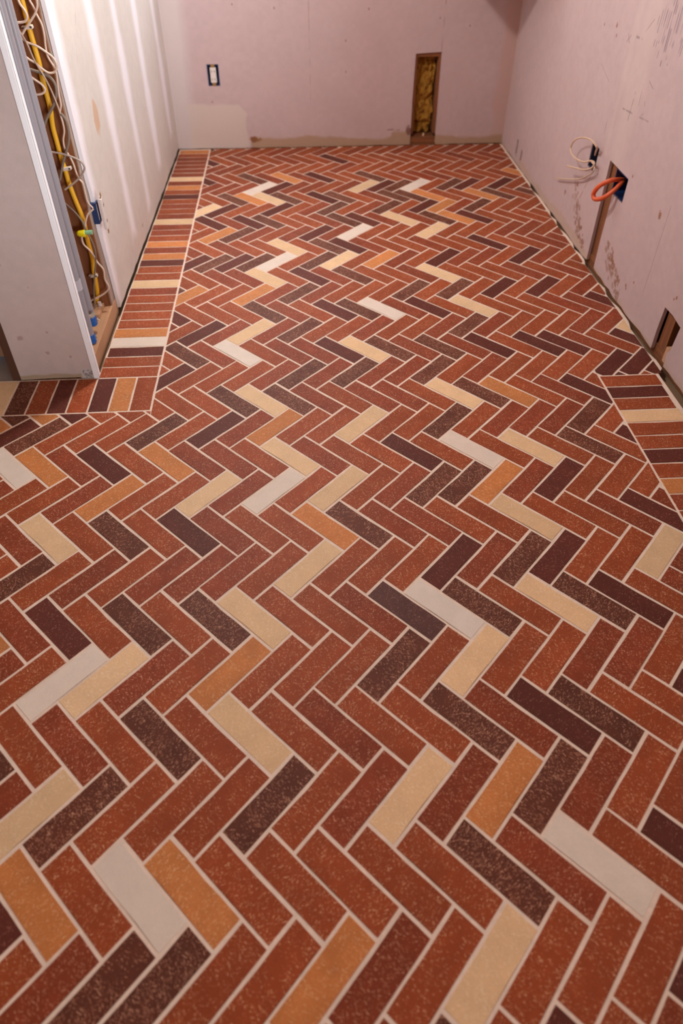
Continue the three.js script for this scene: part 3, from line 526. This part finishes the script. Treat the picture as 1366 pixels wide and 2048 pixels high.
const runs = (z, off, ...xy) => { const o = []; for (let i = 0; i < xy.length; i += 2) o.push([z, xy[i], xy[i + 1], off]); return o; };
const lamp = mat(222, 196, 178, 0.5), brownGrey = mat(128, 112, 98, 0.6);
{
  const pts = path([...runs(1, 0.16, 215, -60, 230, 0, 270, 150, 300, 270, 330, 380, 370, 520, 410, 660, 450, 850, 490, 990, 530, 1150, 555, 1330, 600, 1500, 640, 1650, 690, 1800, 715, 1890), ...runs(2, 0.16, 640, 200, 690, 330, 740, 450, 770, 550, 800, 700, 840, 850, 850, 950, 870, 1050, 885, 1150, 885, 1200, 868, 1280, 875, 1350)]);
  const t = thing('yellow_cable', 'thick yellow cable stapled down the brown post', 'cable');
  mesh('sheath', tube(pts, 0.12 * U, 10), mat(226, 170, 34, 0.45), t);
  for (const [z, x, y] of [[1, 290, 285], [1, 700, 1770], [2, 850, 1005], [2, 600, 20]].slice(0, 3)) {
    const q = onDepth(...(z === 1 ? z1(x, y) : z2(x, y)), FACE - 0.2), g = new RoundedBoxGeometry(0.5 * U, 0.17 * U, 0.26 * U, 2, 0.05 * U); g.rotateZ(0.1); g.translate(q.x, q.y, q.z); mesh('staple', g, mat(216, 200, 184, 0.5), t).userData.label = 'white plastic staple';
    for (const s of [-1, 1]) { const n = new THREE.CylinderGeometry(0.05 * U, 0.05 * U, 0.04 * U, 8); n.rotateX(Math.PI / 2); n.translate(q.x + s * 0.18 * U, q.y + s * 0.02 * U, q.z + 0.14 * U); mesh('nail', n, mat(110, 100, 96, 0.4, { metalness: 0.6 }), t); }
  }
}
const wire = (label, list, r, m, name = 'wire') => tag(mesh(name, tube(path(list), r * 0.82 * U, 7), m, scene), label, 'wire');
wire('thin pale wire winding down the brown post into the wall outlet', [...runs(1, 0.35, 300, -60, 310, 0, 345, 60, 385, 150, 440, 260, 465, 370, 478, 480, 500, 590, 560, 690, 590, 760, 605, 880, 620, 1000, 640, 1100, 632, 1190, 660, 1290, 675, 1380, 665, 1480, 685, 1570, 730, 1640, 770, 1720, 800, 1810, 830, 1880), ...runs(2, 0.35, 750, 160, 775, 250, 800, 340, 845, 392)], 0.055, lamp);
wire('pale wire twisted in a wide loop near the upper staple', runs(1, 0.55, 375, -60, 385, 0, 392, 60, 370, 140, 310, 240, 240, 350, 205, 440, 225, 545, 300, 620, 370, 662, 440, 720, 510, 765, 570, 758, 597, 700, 560, 610, 480, 545, 380, 480, 270, 435, 215, 370, 190, 330), 0.06, lamp);
wire('pale wire end bent in a hook above the upper staple', runs(1, 0.7, 190, 0, 215, 50, 260, 110, 285, 180, 262, 225, 180, 237, 150, 236), 0.065, lamp);
wire('pale wire curling out from behind the grey pipe and back', runs(1, 0.8, 260, 770, 285, 780, 370, 840, 440, 890, 475, 945, 440, 985, 330, 996), 0.065, lamp);
wire('dull brown cable sagging across the yellow cable', runs(1, 0.5, 265, 712, 350, 740, 430, 768, 520, 810, 570, 870, 592, 960, 575, 1070, 530, 1170, 480, 1270, 450, 1390), 0.085, brownGrey);
wire('dark brown cable bowed out from the post by the orange wood edge', runs(1, 0.45, 640, 1190, 690, 1260, 718, 1370, 722, 1480, 700, 1580, 670, 1680, 645, 1800, 630, 1890), 0.08, brownGrey);
wire('pale wire arching from the grey pipe to the post edge', [...runs(1, 0.6, 500, 1595, 600, 1605, 700, 1630, 800, 1668, 860, 1708, 888, 1760, 870, 1820), ...runs(2, 0.6, 720, 120, 640, 190, 590, 225)], 0.06, mat(172, 152, 138, 0.5));
wire('straight thin dull wire running slantwise down the bay', runs(1, 0.62, 150, 180, 190, 300, 270, 430, 370, 650, 450, 780, 530, 930, 600, 1100, 634, 1195), 0.05, mat(186, 160, 140, 0.5));
wire('pale wire snaking from the wall outlet down to the plate', [...runs(2, 0.5, 850, 400, 835, 415, 800, 450, 780, 510, 772, 580, 745, 650, 760, 720, 820, 780, 860, 840, 890, 890, 940, 950, 955, 1040, 990, 1115, 960, 1160, 900, 1200, 810, 1245)], 0.06, lamp);
wire('dark wire trailing straight down past the yellow cable', runs(2, 0.75, 560, 320, 640, 390, 700, 450, 750, 520, 790, 610, 840, 700, 868, 790, 870, 900, 860, 1000, 855, 1150, 862, 1300, 865, 1440), 0.055, brownGrey);
wire('short pale wire hanging over the notch in the plate', runs(2, 1.6, 880, 1395, 910, 1420, 930, 1460, 930, 1500, 936, 1535), 0.05, lamp);
{
  const q = onDepth(...z2(700, 625), FACE - 0.9), t = thing('wire_connector', 'bright yellow twist connector with a green stripe among the wires', 'connector', q);
  const g = new THREE.LatheGeometry([[0, 0], [0.1, 0.01], [0.16, 0.12], [0.2, 0.42], [0.17, 0.44], [0, 0.44]].map(([a, b]) => new THREE.Vector2(a * U, b * U)), 14); g.rotateZ(-Math.PI / 2); mesh('cap', g, mat(232, 214, 30, 0.4), t);
  const c = new THREE.CylinderGeometry(0.13 * U, 0.1 * U, 0.4 * U, 12); c.rotateZ(-Math.PI / 2); c.translate(0.62 * U, 0.06 * U, 0); mesh('collar', c, mat(140, 190, 150, 0.5), t).userData.label = 'pale green tape';
}
{
  const a = onDepth(...z2(750, 1360), 33.2), pts = [[750, 1360], [790, 1378], [830, 1372], [862, 1350]].map(([x, y]) => onDepth(...z2(x, y), 33.3));
  tag(mesh('tie_strap', tube(pts, 0.09 * U, 8), mat(208, 192, 170, 0.6), scene), 'pale strap tied across both grey pipes', 'strap');
  const q = onDepth(...z2(915, 1300), 36.3), s = new THREE.CylinderGeometry(0.11 * U, 0.13 * U, 0.75 * U, 12); s.translate(q.x, q.y, q.z);
  tag(mesh('tube_stub', s, mat(214, 198, 190, 0.5), scene), 'short white tube standing on the plate by the post', 'tube');
}

scene.traverse((o) => { if (o.isMesh) { o.castShadow = true; o.receiveShadow = true; } });
renderer.render(scene, camera);
